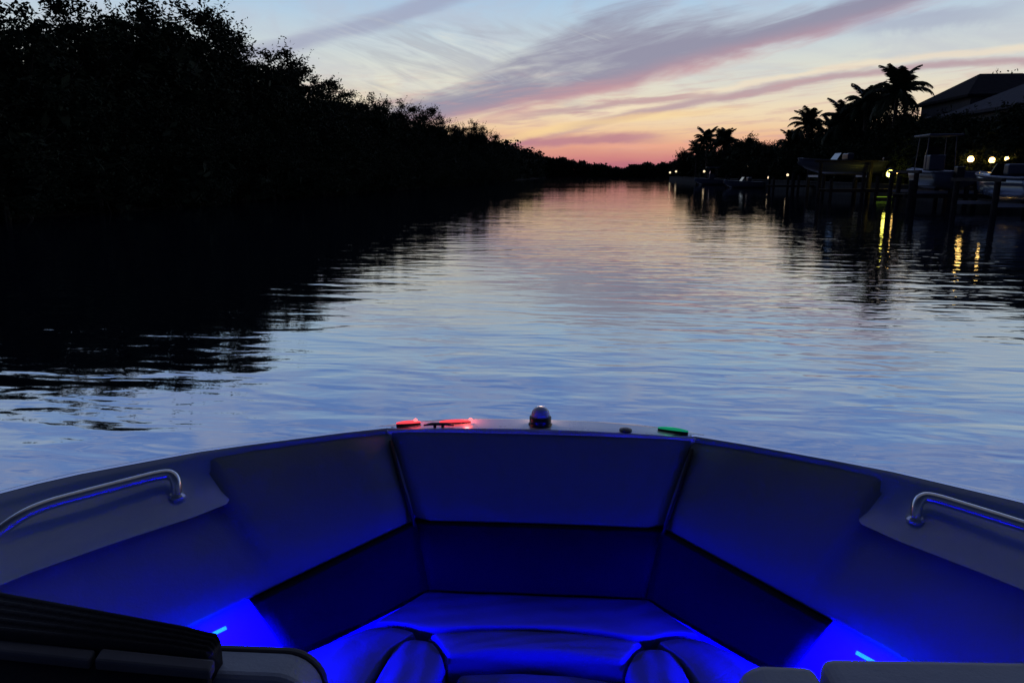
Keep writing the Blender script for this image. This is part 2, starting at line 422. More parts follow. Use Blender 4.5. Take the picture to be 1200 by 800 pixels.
# palms ----------------------------------------------------------
def palm_crown(seed, L=2.5, n=26):
    rnd = random.Random(seed); mb = MB()
    for k in range(n):
        a = k*2.399+rnd.uniform(-.2,.2); up = rnd.uniform(-.25,1.35) if k > 4 else 1.45
        l = L*rnd.uniform(.85,1.1); pts = []
        p = Vector((0,0,0)); ang = up; seg = 9
        for j in range(seg+1):
            pts.append(p.copy()); p = p + Vector((math.cos(a)*math.cos(ang), math.sin(a)*math.cos(ang), math.sin(ang)))*(l/seg)
            ang -= .10+.03*j*(.4 if up > 1.2 else 1)
        side = Vector((-math.sin(a), math.cos(a), 0))
        mb.tube(pts, [.035*(1-.085*j) for j in range(seg+1)], 4)
        for j in range(1, seg*3):
            u = j/(seg*3); f = u*seg; i0 = min(int(f), seg-1); q = pts[i0].lerp(pts[i0+1], f-i0)
            tdir = (pts[i0+1]-pts[i0]).normalized()
            ll = L*.30*math.sin(math.pi*min(.97,u*.86+.12))**.7*rnd.uniform(.8,1.1)
            for sgn in (-1,1):
                d = (side*sgn*.8+tdir*.6+Vector((0,0,-.45+rnd.uniform(-.15,.1)))).normalized()
                w = tdir*.06
                mb.add([q-w, q+w, q+d*ll*.6+w*.7+Vector((0,0,.02)), q+d*ll, q+d*ll*.6-w*.7], [(0,1,2,3,4)])
    me = bpy.data.meshes.new('crown'); me.from_pydata(mb.v, [], mb.f); me.materials.append(M['frond']); return me
PCROWN = [palm_crown(s) for s in (1,2,3)]
def palm(px, top, X, label, sc=1.0, k=0):
    d, dep = along(px, X); H = CAM_H+(204-top)/F*dep - 1.7*sc
    r = empty('palm_tree', (X, d, 1.0), random.uniform(0,6.28)); tag(r, label, 'palm tree', 'palms on the right bank')
    H -= 1.0; mb = MB(); bend = random.uniform(-.5,.5)
    mb.tube([(bend*(1-t)**2*1.2, bend*.4*(1-t)**2, H*t) for t in [i/10 for i in range(11)]], [.24-.1*i/10+(.02 if i%2 else 0) for i in range(11)], 9)
    mb.build('trunk', M['bark'], r, True)
    c = bpy.data.objects.new('crown', PCROWN[k%3]); COL.objects.link(c); c.parent = r; c.location = (0,0,H); c.scale = (sc,)*3
palm(1041,86,26.0,'tallest palm, its fan of fronds beside the left slope of the hipped roof',1.3,0)
palm(1007,106,26.5,'palm with upright fronds just left of the tallest palm',1.2,1)
palm(1018,112,29.5,'palm with drooping fronds squeezed between the two highest palms',1.25,2)
palm(984,124,26.0,'bushy palm above the bow of the pale boat on the lift',1.35,2)
palm(972,138,29.0,'low palm half hidden behind the bushy palm',1.2,0)
palm(943,132,26.5,'palm leaning alone left of the bushy palms, sky showing under its fronds',1.2,1)
palm(925,156,26.0,'shortest near palm with fronds drooping towards the canal',1.15,0)
palm(826,153,25.0,'left one of the two far palms standing out against the orange sky',1.75,1)
palm(846,154,26.0,'right one of the two far palms standing out against the orange sky',1.75,2)
palm(815,168,25.5,'small far palm with low fronds beside the two far palms',1.5,0)

bro = [(870,160,27,'round dark tree right of the two far palms'),(893,166,28,'low dark tree at the gap before the leaning palm'),
       (850,170,27,'dark bush under the two far palms'),(828,168,30,'dark tree rising behind the trunks of the two far palms'),
       (912,168,30,'dark shrub below the shortest near palm'),(938,152,31,'dark tree filling in below the leaning palm'),(962,152,30,'dark tree behind the pale boat bow'),
       (990,144,31,'dark tree under the bushy palm'),(1015,136,31,'dense dark tree under the two highest palms'),(1045,131,30,'dense dark tree below the tallest palm'),
       (1070,127,29.5,'dark tree at the left eave of the hipped roof house'),(1163,79,50,'dome shaped tree showing over the ridge of the hipped roof')]
bro += [(1060,136,26.5,'dark tree below the right fronds of the tallest palm'),(1084,140,27,'dark tree against the canal wall of the hipped roof house'),(1108,138,26.5,'dark tree at the far end of the grey roofed house'),
        (1132,137,26.8,'dark tree behind the left big lantern'),(1158,132,26.6,'dark tree behind the right big lantern'),(1184,126,26.6,'dark tree at the right edge before the grey roofed house'),(1206,120,26.5,'dark tree cut by the right edge of the photo'),
        (805,174,27,'dark bush at the far end of the right bank'),(860,166,31,'dark tree behind the bush under the two far palms'),(882,164,31,'dark tree between the round tree and the low tree'),(904,170,27,'dark bush right of the low dark tree'),
        (930,160,27,'dark tree behind the trunk of the leaning palm'),(950,152,27.5,'dark tree over the bow of the pale boat'),(975,152,27.5,'dark tree over the middle of the pale boat'),(1000,148,27,'dark tree over the stern of the pale boat'),(1028,140,27,'dark tree behind the yellow dock lamp')]
for px, top in ((835,190),(852,189),(866,187),(880,188),(894,187),(910,185),(925,182),(945,178),(965,175),(990,172),(1012,172),(1036,170),(1066,162),(1096,158),(1122,162),(1148,164),(1172,160),(1196,156)):
    bro.append((px, top, 24.6, None))
for i,(px,top,X,lab) in enumerate(bro):
    d, dep = along(px, X); H = CAM_H+(204-top)/F*dep-1.0; k = H/7.2
    if px == 1163:
        add_tree('broadleaf_tree', (leaf_mesh('crown', 7, 7.5, 170, 44, .32, 55, M['leaf2'], .2, 700, True), BROAD[1][1]), (X,d,1.0), (.85,.85,k*.855), lab, 'trees on the right bank'); continue
    add_tree('broadleaf_tree', BROAD[i%3], (X,d,1.0), (max(.8,min(k,1.15)),)*2+(k,), lab, 'trees on the right bank') if lab else \
    add_tree('shrub', BROAD[i%3], (X,d,1.0), (max(.42,k*.95),)*2+(k,), 'dark shrub in the low hedge along the right sea wall', 'shrubs along the right sea wall', 'shrub')

# ------------------------------------------------------------------ houses
def hip_roof(mb, x0,x1,y0,y1,z,rise,rx0,rx1,oh=.5):
    x0-=oh;x1+=oh;y0-=oh;y1+=oh; ym=(y0+y1)/2
    v=[(x0,y0,z),(x1,y0,z),(x1,y1,z),(x0,y1,z),(rx0,ym,z+rise),(rx1,ym,z+rise)]
    b=[(x,y,z-.22) for x,y,z in v[:4]]
    mb.add(v+b,[(0,1,5,4),(1,2,5),(2,3,4,5),(3,0,4),(0,6,7,1),(1,7,8,2),(2,8,9,3),(3,9,6,0),(6,9,8,7)])
def house(name, label, x0,x1,y0,y1,z,rise,rx0,rx1,roofm,wins,doors):
    r = empty(name, (x0,y0,1.0)); tag(r, label, 'house')
    o = Vector((x0,y0,1.0))
    def loc(ob): ob.location = -o; return ob
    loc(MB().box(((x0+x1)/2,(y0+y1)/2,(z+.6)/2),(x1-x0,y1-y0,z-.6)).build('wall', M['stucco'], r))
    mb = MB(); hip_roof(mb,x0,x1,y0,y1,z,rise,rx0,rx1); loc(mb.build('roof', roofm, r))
    for (y,zz,w,h) in wins:     # on the canal side
        f = MB()
        f.box((x0-.04,y,zz+h/2+.05),(.1,w+.2,.1)); f.box((x0-.04,y,zz-h/2-.05),(.1,w+.2,.1))
        f.box((x0-.04,y-w/2-.05,zz),(.1,.1,h)); f.box((x0-.04,y+w/2+.05,zz),(.1,.1,h)); f.box((x0-.04,y,zz),(.06,.06,h))
        fo = loc(f.build('window', M['trim'], r))
        g = MB().box((x0-.005,y,zz),(.04,w,h)).build('pane', M['glass'], fo)
    return r
def lantern(px, y, x, zc, rad, m, label, post_to=None, group=None, name='wall_lantern'):
    r = empty(name, (x,y,zc)); tag(r, label, 'lamp', group)
    b = MB(); b.lathe([(rad*.6,-rad),(rad,-rad*.6),(rad*1.02,rad*.1),(rad*.75,rad*.8),(rad*.3,rad)], (0,0,0), 14).build('lamp_globe', m, r, True)
    c = MB(); c.lathe([(rad*1.25,rad*1.0),(rad*.9,rad*1.35),(rad*.2,rad*1.8)], (0,0,0), 12)
    if post_to is None: c.box((rad*1.4+.05,0,rad*1.2),(rad*2.8,.05,.05))
    c.build('lamp_cap', M['black'], r)
    if post_to is not None: MB().tube([(0,0,post_to-zc),(0,0,-rad)], [.05,.035], 8).build('post', M['black'], r)
    return r
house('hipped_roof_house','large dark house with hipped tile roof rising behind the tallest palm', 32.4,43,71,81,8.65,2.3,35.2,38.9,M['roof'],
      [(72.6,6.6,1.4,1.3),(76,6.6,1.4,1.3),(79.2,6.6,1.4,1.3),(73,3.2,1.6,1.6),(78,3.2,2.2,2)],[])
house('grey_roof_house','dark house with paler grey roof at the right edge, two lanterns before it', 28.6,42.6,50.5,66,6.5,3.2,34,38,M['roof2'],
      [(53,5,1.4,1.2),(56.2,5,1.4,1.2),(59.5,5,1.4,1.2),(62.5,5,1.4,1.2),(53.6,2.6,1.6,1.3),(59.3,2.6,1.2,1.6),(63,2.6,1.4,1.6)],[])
def garden(px, py, X, rad, label):
    d, dep = along(px, X); return lantern(px, d, X, CAM_H+(204-py)/F*dep, rad, M['warm'], label, post_to=1.05, group='lit garden lanterns', name='garden_lantern')
garden(1135, 187, 23.5, .17, 'warm lit lantern before the grey roofed house, left one of two big ones')
garden(1160, 188, 23.5, .15, 'warm lit lantern before the grey roofed house, right one of two big ones')
garden(1177, 186.5, 23.5, .10, 'tiny white lit lantern right of the two big warm lanterns')
def lamp_at(px, py, X, rad, m, label):
    d, dep = along(px, X); z = CAM_H+(204-py)/F*dep
    return lantern(px, d, X, z, rad, m, label, post_to=1.0 if X > BANK_R else .75, group='lamps along the right bank', name='dock_lamp')
lamp_at(1043,203.5,22.2,.25,M['yellow'],'bright yellow dock lamp beyond the stern of the pale boat on the lift')
lamp_at(1051,202,23.0,.08,M['warm'],'tiny white lamp just right of the yellow dock lamp')
lamp_at(923,205,23.4,.14,M['lampdim'],'small warm lamp left of the pale boat bow')
lamp_at(901,208.0,23.0,.15,M['lampdim'],'low small lamp at the docks under the low dark tree')
lamp_at(875,195.5,24.5,.2,M['lampdim'],'far lamp under the round dark tree')
lamp_at(825,201,24.5,.24,M['lampdim'],'far dim lamp below the two far palms')
lamp_at(792,201,24.0,.28,M['lampdim'],'very far lamp, right one of the pair where the right bank ends')
lamp_at(785,202.3,23.2,.28,M['lampdim'],'very far lamp, left one of the pair where the right bank ends')

# ------------------------------------------------------------------ sea wall, docks, boats on lifts
sw = empty('sea_wall', (BANK_R,0,0)); tag(sw, 'long low concrete sea wall edging the right bank at the water', 'wall')
MB().box((.17,98,.2),(.3,280,1.6)).build('wall', M['concrete'], sw)
MB().box((.12,98,1.06),(.5,280,.12)).build('cap', M['concrete'], sw, bevel=.02)

def dock(x0,x1,y0,y1,label):
    r = empty('dock', ((x0+x1)/2,(y0+y1)/2,0)); tag(r, label, 'dock', 'docks on the right bank')
    cx,cy = (x0+x1)/2,(y0+y1)/2; d = MB()
    n = int((x1-x0)/.16)
    for k in range(n): d.box((x0+(k+.5)*(x1-x0)/n-cx,0,.72),((x1-x0)/n-.012,y1-y0,.05))
    d.build('deck', M['wood'], r)
    f = MB(); f.box((0,(y1-y0)/2-.1,.6),(x1-x0,.08,.18)); f.box((0,-(y1-y0)/2+.1,.6),(x1-x0,.08,.18)); f.build('frame', M['wood'], r)
    k = 0
    for px_ in (x0+.3,(x0+x1)/2,x1-1.6):
        for py_ in (y0+.02,y1-.02):
            MB().tube([(px_-cx,py_-cy,-1),(px_-cx,py_-cy,1.5+.25*((k*7)%3))],.13,9).build('piling', M['wood'], r); k += 1
    return r
dock(17.2,22.4,58.2,60.2,'timber dock in front of the yellow dock lamp')
dock(17.5,22.4,44.6,46.4,'timber dock below the lit lanterns at the right edge')
dock(18,22.4,80,82,'timber dock left of the pale boat on the lift')
dock(18.2,22.4,108,110,'far timber dock under the low dark tree')
dock(18.2,22.4,140,142.2,'farthest timber dock under the round dark tree')

def hull_rows(L, B, D):
    rows = []
    for i in range(13):
        t = i/12; x = -L/2+L*t
        w = B/2*(1-max(0,(t-.45)/.55)**2.2)+.03; kz = D*.62*max(0,(t-.6)/.4)**2.2
        g = D*(.82+.22*t*t)
        rows.append([(x,0,kz),(x,w*.78,kz+D*.22*(1-t*.3)+.02),(x,w,g),(x,0,g+.04),(x,-w,g),(x,-w*.78,kz+D*.22*(1-t*.3)+.02)])
    return rows
def motorboat(label, loc, rz, L=6.4, B=2.3, D=1.15, top='windscreen', hm='hull', cat='boat'):
    r = empty('boat', loc, rz); tag(r, label, cat, 'boats at the right bank docks')
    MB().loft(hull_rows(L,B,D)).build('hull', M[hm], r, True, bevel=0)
    g = D*.9
    s = MB(); pts=[]
    for sgn in (1,-1):
        s.tube([(-L/2+L*t, sgn*(B/2*(1-max(0,(t-.45)/.55)**2.2)+.05), D*(.82+.22*t*t)-.02) for t in [i/12 for i in range(13)]], .045, 6)
    s.build('rub_rail', M['htrim'], r, True)
    if top == 'windscreen':
        w = MB(); w.add([(.5,-.9,g),(.5,.9,g),(.15,.8,g+.55),(.15,-.8,g+.55),(.54,-.9,g),(.54,.9,g),(.19,.8,g+.55),(.19,-.8,g+.55)],
                        [(0,1,2,3),(7,6,5,4),(0,4,5,1),(3,2,6,7),(0,3,7,4),(1,5,6,2)])
        w.build('windscreen', M['glass'], r)
        MB().box((-.6,.0,g+.28),(.5,1.5,.5)).build('seat', M['hull'], r, bevel=.08)
    else:
        c = MB(); c.box((0,0,g+.45),(.9,.9,.9)); c.build('console', M['hull'], r, bevel=.08)
        MB().add([(.42,-.4,g+.9),(.42,.4,g+.9),(.25,.36,g+1.35),(.25,-.36,g+1.35),(.45,-.4,g+.9),(.45,.4,g+.9),(.28,.36,g+1.35),(.28,-.36,g+1.35)],
                 [(0,1,2,3),(7,6,5,4),(0,4,5,1),(3,2,6,7),(0,3,7,4),(1,5,6,2)]).build('windscreen', M['glass'], r)
        for sx in (-.7,.55):
            for sy in (-.75,.75): MB().tube([(sx*1.15,sy*1.1,g),(sx,sy,g+1.95)],.03,6).build('top_pole', M['htrim'], r)
        MB().box((-.1,0,g+2.0),(2.2,1.9,.1)).build('hard_top', M['htrim'], r, bevel=.04)
    e = MB(); e.box((-L/2-.25,0,D*.75),(.45,.42,.75)); e.box((-L/2-.22,0,D*.1),(.2,.14,.8)); e.build('outboard_motor', M['black'], r, bevel=.05)
    return r
def lift(loc, rz, L, B, z, label):
    r = empty('boat_lift', loc, rz); tag(r, label, 'boat lift', 'boat lifts on the right bank')
    for sx in (-L*.3,L*.3):
        for sy in (-B/2-.45,B/2+.45): MB().tube([(sx,sy,-1),(sx,sy,z+.95)],.14,9).build('piling', M['wood'], r)
        MB().box((sx,0,z-.12),(.16,B+.7,.16)).build('cradle_beam', M['trim'], r)
    for sy in (-B/2-.45,B/2+.45): MB().box((0,sy,z+1.03),(L*.75,.2,.16)).build('top_beam', M['wood'], r)
    for sy in (-.5,.5): MB().box((0,sy,z+.02),(L*.6,.14,.1)).build('bunk', M['wood'], r)
    return r
lift((19.6,63.5,0), math.pi, 6.4, 2.3, 1.8, 'boat lift holding the long pale boat above the water')
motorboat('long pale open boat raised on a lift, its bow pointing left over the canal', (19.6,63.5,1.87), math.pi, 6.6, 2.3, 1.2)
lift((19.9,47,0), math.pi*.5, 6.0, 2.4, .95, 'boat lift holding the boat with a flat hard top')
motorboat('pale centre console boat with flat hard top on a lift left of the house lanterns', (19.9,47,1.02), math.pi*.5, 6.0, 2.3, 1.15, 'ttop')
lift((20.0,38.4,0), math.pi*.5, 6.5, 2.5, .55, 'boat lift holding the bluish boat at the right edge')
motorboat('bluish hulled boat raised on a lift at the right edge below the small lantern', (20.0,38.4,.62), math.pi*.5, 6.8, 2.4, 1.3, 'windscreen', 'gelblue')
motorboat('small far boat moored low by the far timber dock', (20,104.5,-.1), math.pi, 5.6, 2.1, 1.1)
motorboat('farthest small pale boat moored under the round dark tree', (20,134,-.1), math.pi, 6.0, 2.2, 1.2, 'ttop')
# lime light at the water's edge
r = empty('water_level_light', (21.6,57.6,.0)); tag(r, 'lime green glowing light bar at the water edge below the yellow dock lamp', 'light')
MB().box((-.4,0,.2),(1.1,.06,.045)).build('lens', M['lime'], r, bevel=.02)
MB().box((-.4,.06,.2),(1.5,.05,.16)).build('housing', M['black'], r)
MB().box((.4,.4,.3),(.08,.8,.08)).build('bracket', M['black'], r)

# ------------------------------------------------------------------ the boat we stand in (boat axes: x right, y forward, z up from the water)
rot = Euler((0, R(.7), R(3.94)), 'XYZ')
bl = Vector((0,0,CAM_H)) - rot.to_matrix() @ Vector((0,0,CAM_H))
BOAT = bpy.data.objects.new('bowrider_boat', None); COL.objects.link(BOAT); BOAT.location = bl; BOAT.rotation_euler = rot
tag(BOAT, 'open bowrider motorboat in the foreground, its cushioned bow lit blue by led strips', 'boat')

G = [(.483,2.158),(.61,2.104),(.73,2.045),(.855,1.983),(.975,1.918),(1.06,1.857),(1.137,1.80),(1.215,1.742),(1.285,1.675),(1.36,1.585),(1.42,1.49),(1.48,1.33),(1.52,1.12),(1.55,.8),(1.57,.2),(1.57,-.8),(1.55,-2.6)]
def offs(poly, d):
    out = []
    for i,p in enumerate(poly):
        a = Vector(poly[max(i-1,0)]); b = Vector(poly[min(i+1,len(poly)-1)]); t = (b-a).normalized()
        out.append((p[0]-t.y*d, p[1]+t.x*d))
    return out
# outline runs forward-centre to aft on starboard: outward is to the left of travel direction => +x,+y
GO = offs(G, .055); GM = offs(G, .03)
def full(poly, z):   # port aft -> bow -> starboard aft
    r = [(x,y,z) for x,y in poly]; l = [(-x,y,z) for x,y in reversed(poly)]
    return l + r
# hull: outer skin from gunwale to below the water, bow cut square like a deck boat
def hull_line(k, z, inset, fwd):
    pts = []
    for i,(x,y) in enumerate(GO):
        pts.append((max(.12,x*(1-inset)), y+fwd*(1 if i < 6 else .6 if i < 10 else .2), z))
    return [(-x,y,zz) for x,y,zz in reversed(pts)] + [(0, pts[0][1]+.13, z)] + pts
rows = [hull_line(0,1.03,0,0), hull_line(1,.86,.015,.0), hull_line(2,.55,.07,-.04), hull_line(3,.2,.17,-.14), hull_line(4,-.12,.36,-.35), hull_line(5,-.35,.75,-.7)]
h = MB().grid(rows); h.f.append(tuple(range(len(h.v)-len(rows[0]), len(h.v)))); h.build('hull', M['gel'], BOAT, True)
# rub rail
rr = [(-x,y,.985) for x,y in reversed(offs(G,.075))]+[(0,2.30+.02,.985)]+[(x,y,.985) for x,y in offs(G,.075)]
MB().tube(rr, .02, 8).build('rub_rail', M['black'], BOAT, True)

# ledge inner line (starts aft of the padded panel)
LEDGE = {4:(.93,1.875),5:(.985,1.79),6:(1.05,1.715),7:(1.11,1.645),8:(1.165,1.575),9:(1.225,1.495),10:(1.275,1.41),11:(1.335,1.26),12:(1.375,1.07),13:(1.40,.78),14:(1.42,.2),15:(1.42,-.8),16:(1.40,-2.6)}
for sgn, in ((1,),(-1,)):
    rows = []
    for i in range(len(G)):
        go, gm, g = GO[i], GM[i], G[i]
        gin = offs(G,-.012)[i]
        if i < 4: inner = [(gin[0]+.008,gin[1]+.008,1.046),(gin[0]+.008,gin[1]+.008,1.0),(gin[0]+.03,gin[1]+.03,.99)]
        else:
            le = LEDGE[i]; f = min(1,(i-3)/2)
            inner = [(gin[0],gin[1],1.035),((gin[0]+le[0])/2,(gin[1]+le[1])/2,1.006),(le[0]-.03,le[1]-.02,.962)]
        sec = [(go[0],go[1],1.0),(go[0],go[1],1.035),(gm[0]+(go[0]-gm[0])*.5,gm[1]+(go[1]-gm[1])*.5,1.052),(gm[0],gm[1],1.0555),(g[0],g[1],1.0565)]+inner+[(inner[-1][0],inner[-1][1],inner[-1][2]-.03) if i < 4 else (inner[-1][0]-.03,inner[-1][1]-.02,inner[-1][2]-.02)]
        rows.append([(sgn*x,y,z) for x,y,z in sec])
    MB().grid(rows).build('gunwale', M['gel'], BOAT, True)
# bow deck: slightly crowned, between the corners
rows = []
for j, yo in enumerate((0,.03,.06,.09,.105,.11)):
    row = []
    for i in range(25):
        u = i/24*2-1; x = u*(.483+ (yo*.35)); yb = 2.158+.012*(1-u*u)
        yy = yb + yo*(1-.72*abs(u)**3); z = 1.056+.010*(1-u*u)*(1 if j<4 else .6 if j==4 else -2.5)
        if j == 0: z -= .0006
        row.append((x,yy,z))
    rows.append(row)
lip = [(x,y-.003,z-.003) for x,y,z in rows[0]]; front = [(x,y-.004,z-.05) for x,y,z in rows[0]]
MB().grid([front,lip]+rows).build('bow_deck', M['deck'], BOAT, False)

# side panels (padded), front panel
TOP = [(.476,2.152,1.047),(.605,2.096,1.047),(.726,2.037,1.047),(.848,1.976,1.047),(.935,1.927,1.046),(.948,1.916,1.041),(.957,1.899,1.006),(.964,1.888,.979),(.985,1.852,.973),(1.045,1.735,.970),(1.11,1.655,.968),(1.225,1.505,.966),(1.335,1.27,.965),(1.40,.80,.965)]
BOT = [(.370,2.000,.818),(.45,1.933,.802),(.53,1.868,.785),(.61,1.803,.769),(.665,1.758,.758),(.68,1.746,.754),(.69,1.738,.752),(.70,1.73,.750),(.72,1.714,.746),(.785,1.662,.733),(.848,1.61,.72),(.99,1.44,.695),(1.12,1.20,.68),(1.2,.80,.68)]
for sgn in (1,-1):
    rows = []
    for (a,b) in zip(TOP,BOT):
        a = Vector(a); b = Vector(b); out = Vector((.55,.80,0)).normalized()
        sec = []
        nrm = Vector((-.55,-.75,.25))
        prof = [(0,.0),(.015,.012),(.05,.020),(.25,.026),(.5,.030),(.75,.028),(.95,.020),(.985,.010),(1,-.004)]
        for t, k in prof: sec.append(a.lerp(b,t)+nrm.normalized()*(k-.02))
        sec.append(b+out*.05+Vector((0,0,-.0))); sec.append(a+out*.02)
        rows.append([(sgn*p.x,p.y,p.z) for p in sec])
    MB().loft(rows).build('side_panel', M['panelv'], BOAT, True)
rows = []
for i in range(17):
    u = i/16*2-1; edge = 0 if abs(u) < .97 else -.012
    a = Vector((u*.474,2.148+.010*(1-u*u),1.045)); b = Vector((u*.369,1.994+.006*(1-u*u),.815))
    nrm = Vector((0,-.82,-.55)).normalized()
    sec = [a.lerp(b,t)+nrm*(k-.016+edge) for t,k in ((0,0),(.03,.012),(.1,.02),(.4,.026),(.7,.026),(.93,.018),(.985,.008),(1,-.006))]
    sec += [b+Vector((0,.05,0)), a+Vector((0,.03,0))]
    rows.append(sec)
MB().loft(rows).build('front_panel', M['panelv'], BOAT, True)
for sgn in (1,-1):
    MB().tube([(sgn*.468,2.128,1.03),(sgn*.425,2.055,.93),(sgn*.369,1.982,.815)], .0055, 6).build('piping', M['piping'], BOAT, True)

# liner walls and floor
wall = []
for x,y,z in BOT: wall.append((x+.05,y+.05,z))
lin = [(-x,y,z) for x,y,z in reversed(wall)]+wall
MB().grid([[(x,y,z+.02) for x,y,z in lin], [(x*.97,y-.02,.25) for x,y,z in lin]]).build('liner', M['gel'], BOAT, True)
fl = [(x*.97,y-.02) for x,y,z in lin]+[(1.2,-2.4),(-1.2,-2.4)]
MB().prism(fl, .2, .25).build('floor', M['greyv'], BOAT)

# dark backrests
def slab(a0,a1,b0,b1,th,out,puff=.005,n=14,ends=0):
    """padded slab between top edge a0-a1 and bottom edge b0-b1"""
    a0,a1,b0,b1,out = map(Vector,(a0,a1,b0,b1,out)); rows=[]
    for i in range(n+1):
        u = i/n; e = min(u,1-u)*(a1-a0).length; k = min(1,e/ends)**.5 if ends else 1
        a = a0.lerp(a1,u); b = b0.lerp(b1,u); sec=[]
        for t,q in ((0,-.02),(.02,-.004),(.08,.5),(.3,.9),(.5,1),(.7,.9),(.92,.5),(.98,-.004),(1,-.02)):
            sec.append(a.lerp(b,t)-out*(puff*q*k)+out*(1-k)*.02)
        sec += [b+out*th, a+out*th]; rows.append(sec)
    return MB().loft(rows)
slab((-.375,1.99,.821),(.375,1.99,.821),(-.35,1.995,.585),(.35,1.995,.585),.05,(0,1,0)).build('front_backrest', M['navy'], BOAT, True)
for sgn in (1,-1):
    o = Vector((sgn*.7,.71,0))
    slab((sgn*.362,1.992,.821),(sgn*.742,1.675,.737),(sgn*.335,1.992,.585),(sgn*.64,1.655,.585),.045,o).build('side_backrest', M['navy'], BOAT, True)

# seat cushions: rounded pads from an outline
def pad(poly, z0, z1, r, crown=.012):
    n = len(poly); c = Vector((sum(p[0] for p in poly)/n, sum(p[1] for p in poly)/n))
    ar = sum(poly[i-1][0]*poly[i][1]-poly[i][0]*poly[i-1][1] for i in range(n))
    def inset(d):
        out=[]
        for i in range(n):
            p=Vector(poly[i]); a=Vector(poly[i-1]); b=Vector(poly[(i+1)%n])
            t=(b-a).normalized(); nv=Vector((-t.y,t.x))
            if ar < 0: nv=-nv
            out.append(p+nv*d)
        return out
    rows=[[(p.x,p.y,z0) for p in inset(r*.3)]]
    for k in range(7):
        a=k/6*math.pi/2; d=r*(1-math.cos(a)) if False else r*(1-math.sin(math.pi/2-a)) ; z=z1-r+r*math.sin(a)
        rows.append([(p.x,p.y,z) for p in inset(d)])
    base=inset(r)
    for f in (.85,.6,.3):
        rows.append([(c.x+(p.x-c.x)*f, c.y+(p.y-c.y)*f, z1+crown*(1-f*f)) for p in base])
    mb=MB().grid(rows,True); nn=len(mb.v)
    mb.f.append(tuple(nn-n+i for i in range(n))); mb.f.append(tuple(range(n))[::-1])
    return mb
def smooth_poly(p, it=2):
    for _ in range(it):
        q=[]
        for i in range(len(p)):
            a=Vector(p[i]); b=Vector(p[(i+1)%len(p)]); q += [tuple(a.lerp(b,.25)),tuple(a.lerp(b,.75))]
        p=q
    return p
def dens(p, m=4):
    return [tuple(Vector(p[i]).lerp(Vector(p[(i+1)%len(p)]), j/m)) for i in range(len(p)) for j in range(m)]
def poly_at(p, t):
    """point at fraction t of a smooth curve through the points p (Catmull-Rom)"""
    n = len(p)-1; f = min(max(t,0),1)*n; i = min(int(f), n-1); f -= i
    P = [Vector(p[max(0,min(n,i+k))]) for k in (-1,0,1,2)]
    return .5*((2*P[1])+(P[2]-P[0])*f+(2*P[0]-5*P[1]+4*P[2]-P[3])*f*f+(3*P[1]-P[0]-3*P[2]+P[3])*f**3)
def cushion(name, back, front, left, right, zt, zb, r, crown=.012, mx=1):
    """padded cushion between four plan curves (all listed from the left / from the back), rounded over at every edge"""
    wu = (Vector(back[0])-Vector(back[-1])).length*.5+(Vector(front[0])-Vector(front[-1])).length*.5
    wv = (Vector(left[0])-Vector(left[-1])).length*.5+(Vector(right[0])-Vector(right[-1])).length*.5
    def samples(w):
        e = [0,.06,.16,.3,.48,.7,1.0]; a = [q*r/w for q in e]
        m = 14; mid = [a[-1]+(1-2*a[-1])*k/m for k in range(1,m)]
        return a+mid+[1-q for q in reversed(a)]
    us, vs_ = samples(wu), samples(wv); rows = []
    c00,c10,c01,c11 = Vector(back[0]),Vector(back[-1]),Vector(front[0]),Vector(front[-1])
    def pt(u,v):
        return poly_at(back,u)*(1-v)+poly_at(front,u)*v+poly_at(left,v)*(1-u)+poly_at(right,v)*u-(c00*(1-u)*(1-v)+c10*u*(1-v)+c01*(1-u)*v+c11*u*v)
    for v in vs_:
        row = []
        for u in us:
            eu = max(0, 1-min(u,1-u)*wu/r); ev = max(0, 1-min(v,1-v)*wv/r); q = min(1, math.hypot(eu,ev))
            z = zt-r+r*math.sqrt(max(0,1-q*q)) + crown*math.sin(math.pi*u)*math.sin(math.pi*v) + .0018*math.sin(u*19+v*7)*math.sin(v*13)*(1-q)
            p = pt(u,v); row.append((p.x*mx,p.y,z))
        rows.append(row)
    mb = MB().grid(rows)
    rim = rows[0]+[q[-1] for q in rows[1:]]+rows[-1][-2::-1]+[q[0] for q in rows[-2:0:-1]]
    mb.grid([rim,[(x,y,zb) for x,y,z in rim]], True)
    return mb.build(name, M['seatv'], BOAT, True)
cushion('bow_cushion', [(-.338,1.985),(0,1.985),(.338,1.985)], [(-.462,1.815),(-.385,1.818),(-.31,1.793),(-.16,1.815),(0,1.821),(.16,1.815),(.31,1.793),(.385,1.818),(.462,1.815)],
        [(-.338,1.985),(-.40,1.90),(-.462,1.815)], [(.338,1.985),(.40,1.90),(.462,1.815)], .60, .40, .016, .006)
cushion('bow_cushion_roll', [(-.302,1.785),(-.15,1.808),(0,1.814),(.15,1.808),(.302,1.785)], [(-.232,1.683),(-.12,1.704),(0,1.710),(.12,1.704),(.232,1.683)],
        [(-.302,1.785),(-.262,1.726),(-.232,1.683)], [(.302,1.785),(.262,1.726),(.232,1.683)], .600, .40, .026, .006)
cushion('filler_cushion', [(-.205,1.664),(-.10,1.678),(0,1.682),(.10,1.678),(.205,1.664)], [(-.27,1.14),(0,1.14),(.27,1.14)],
        [(-.205,1.664),(-.22,1.5),(-.27,1.14)], [(.205,1.664),(.22,1.5),(.27,1.14)], .560, .30, .03, .012)
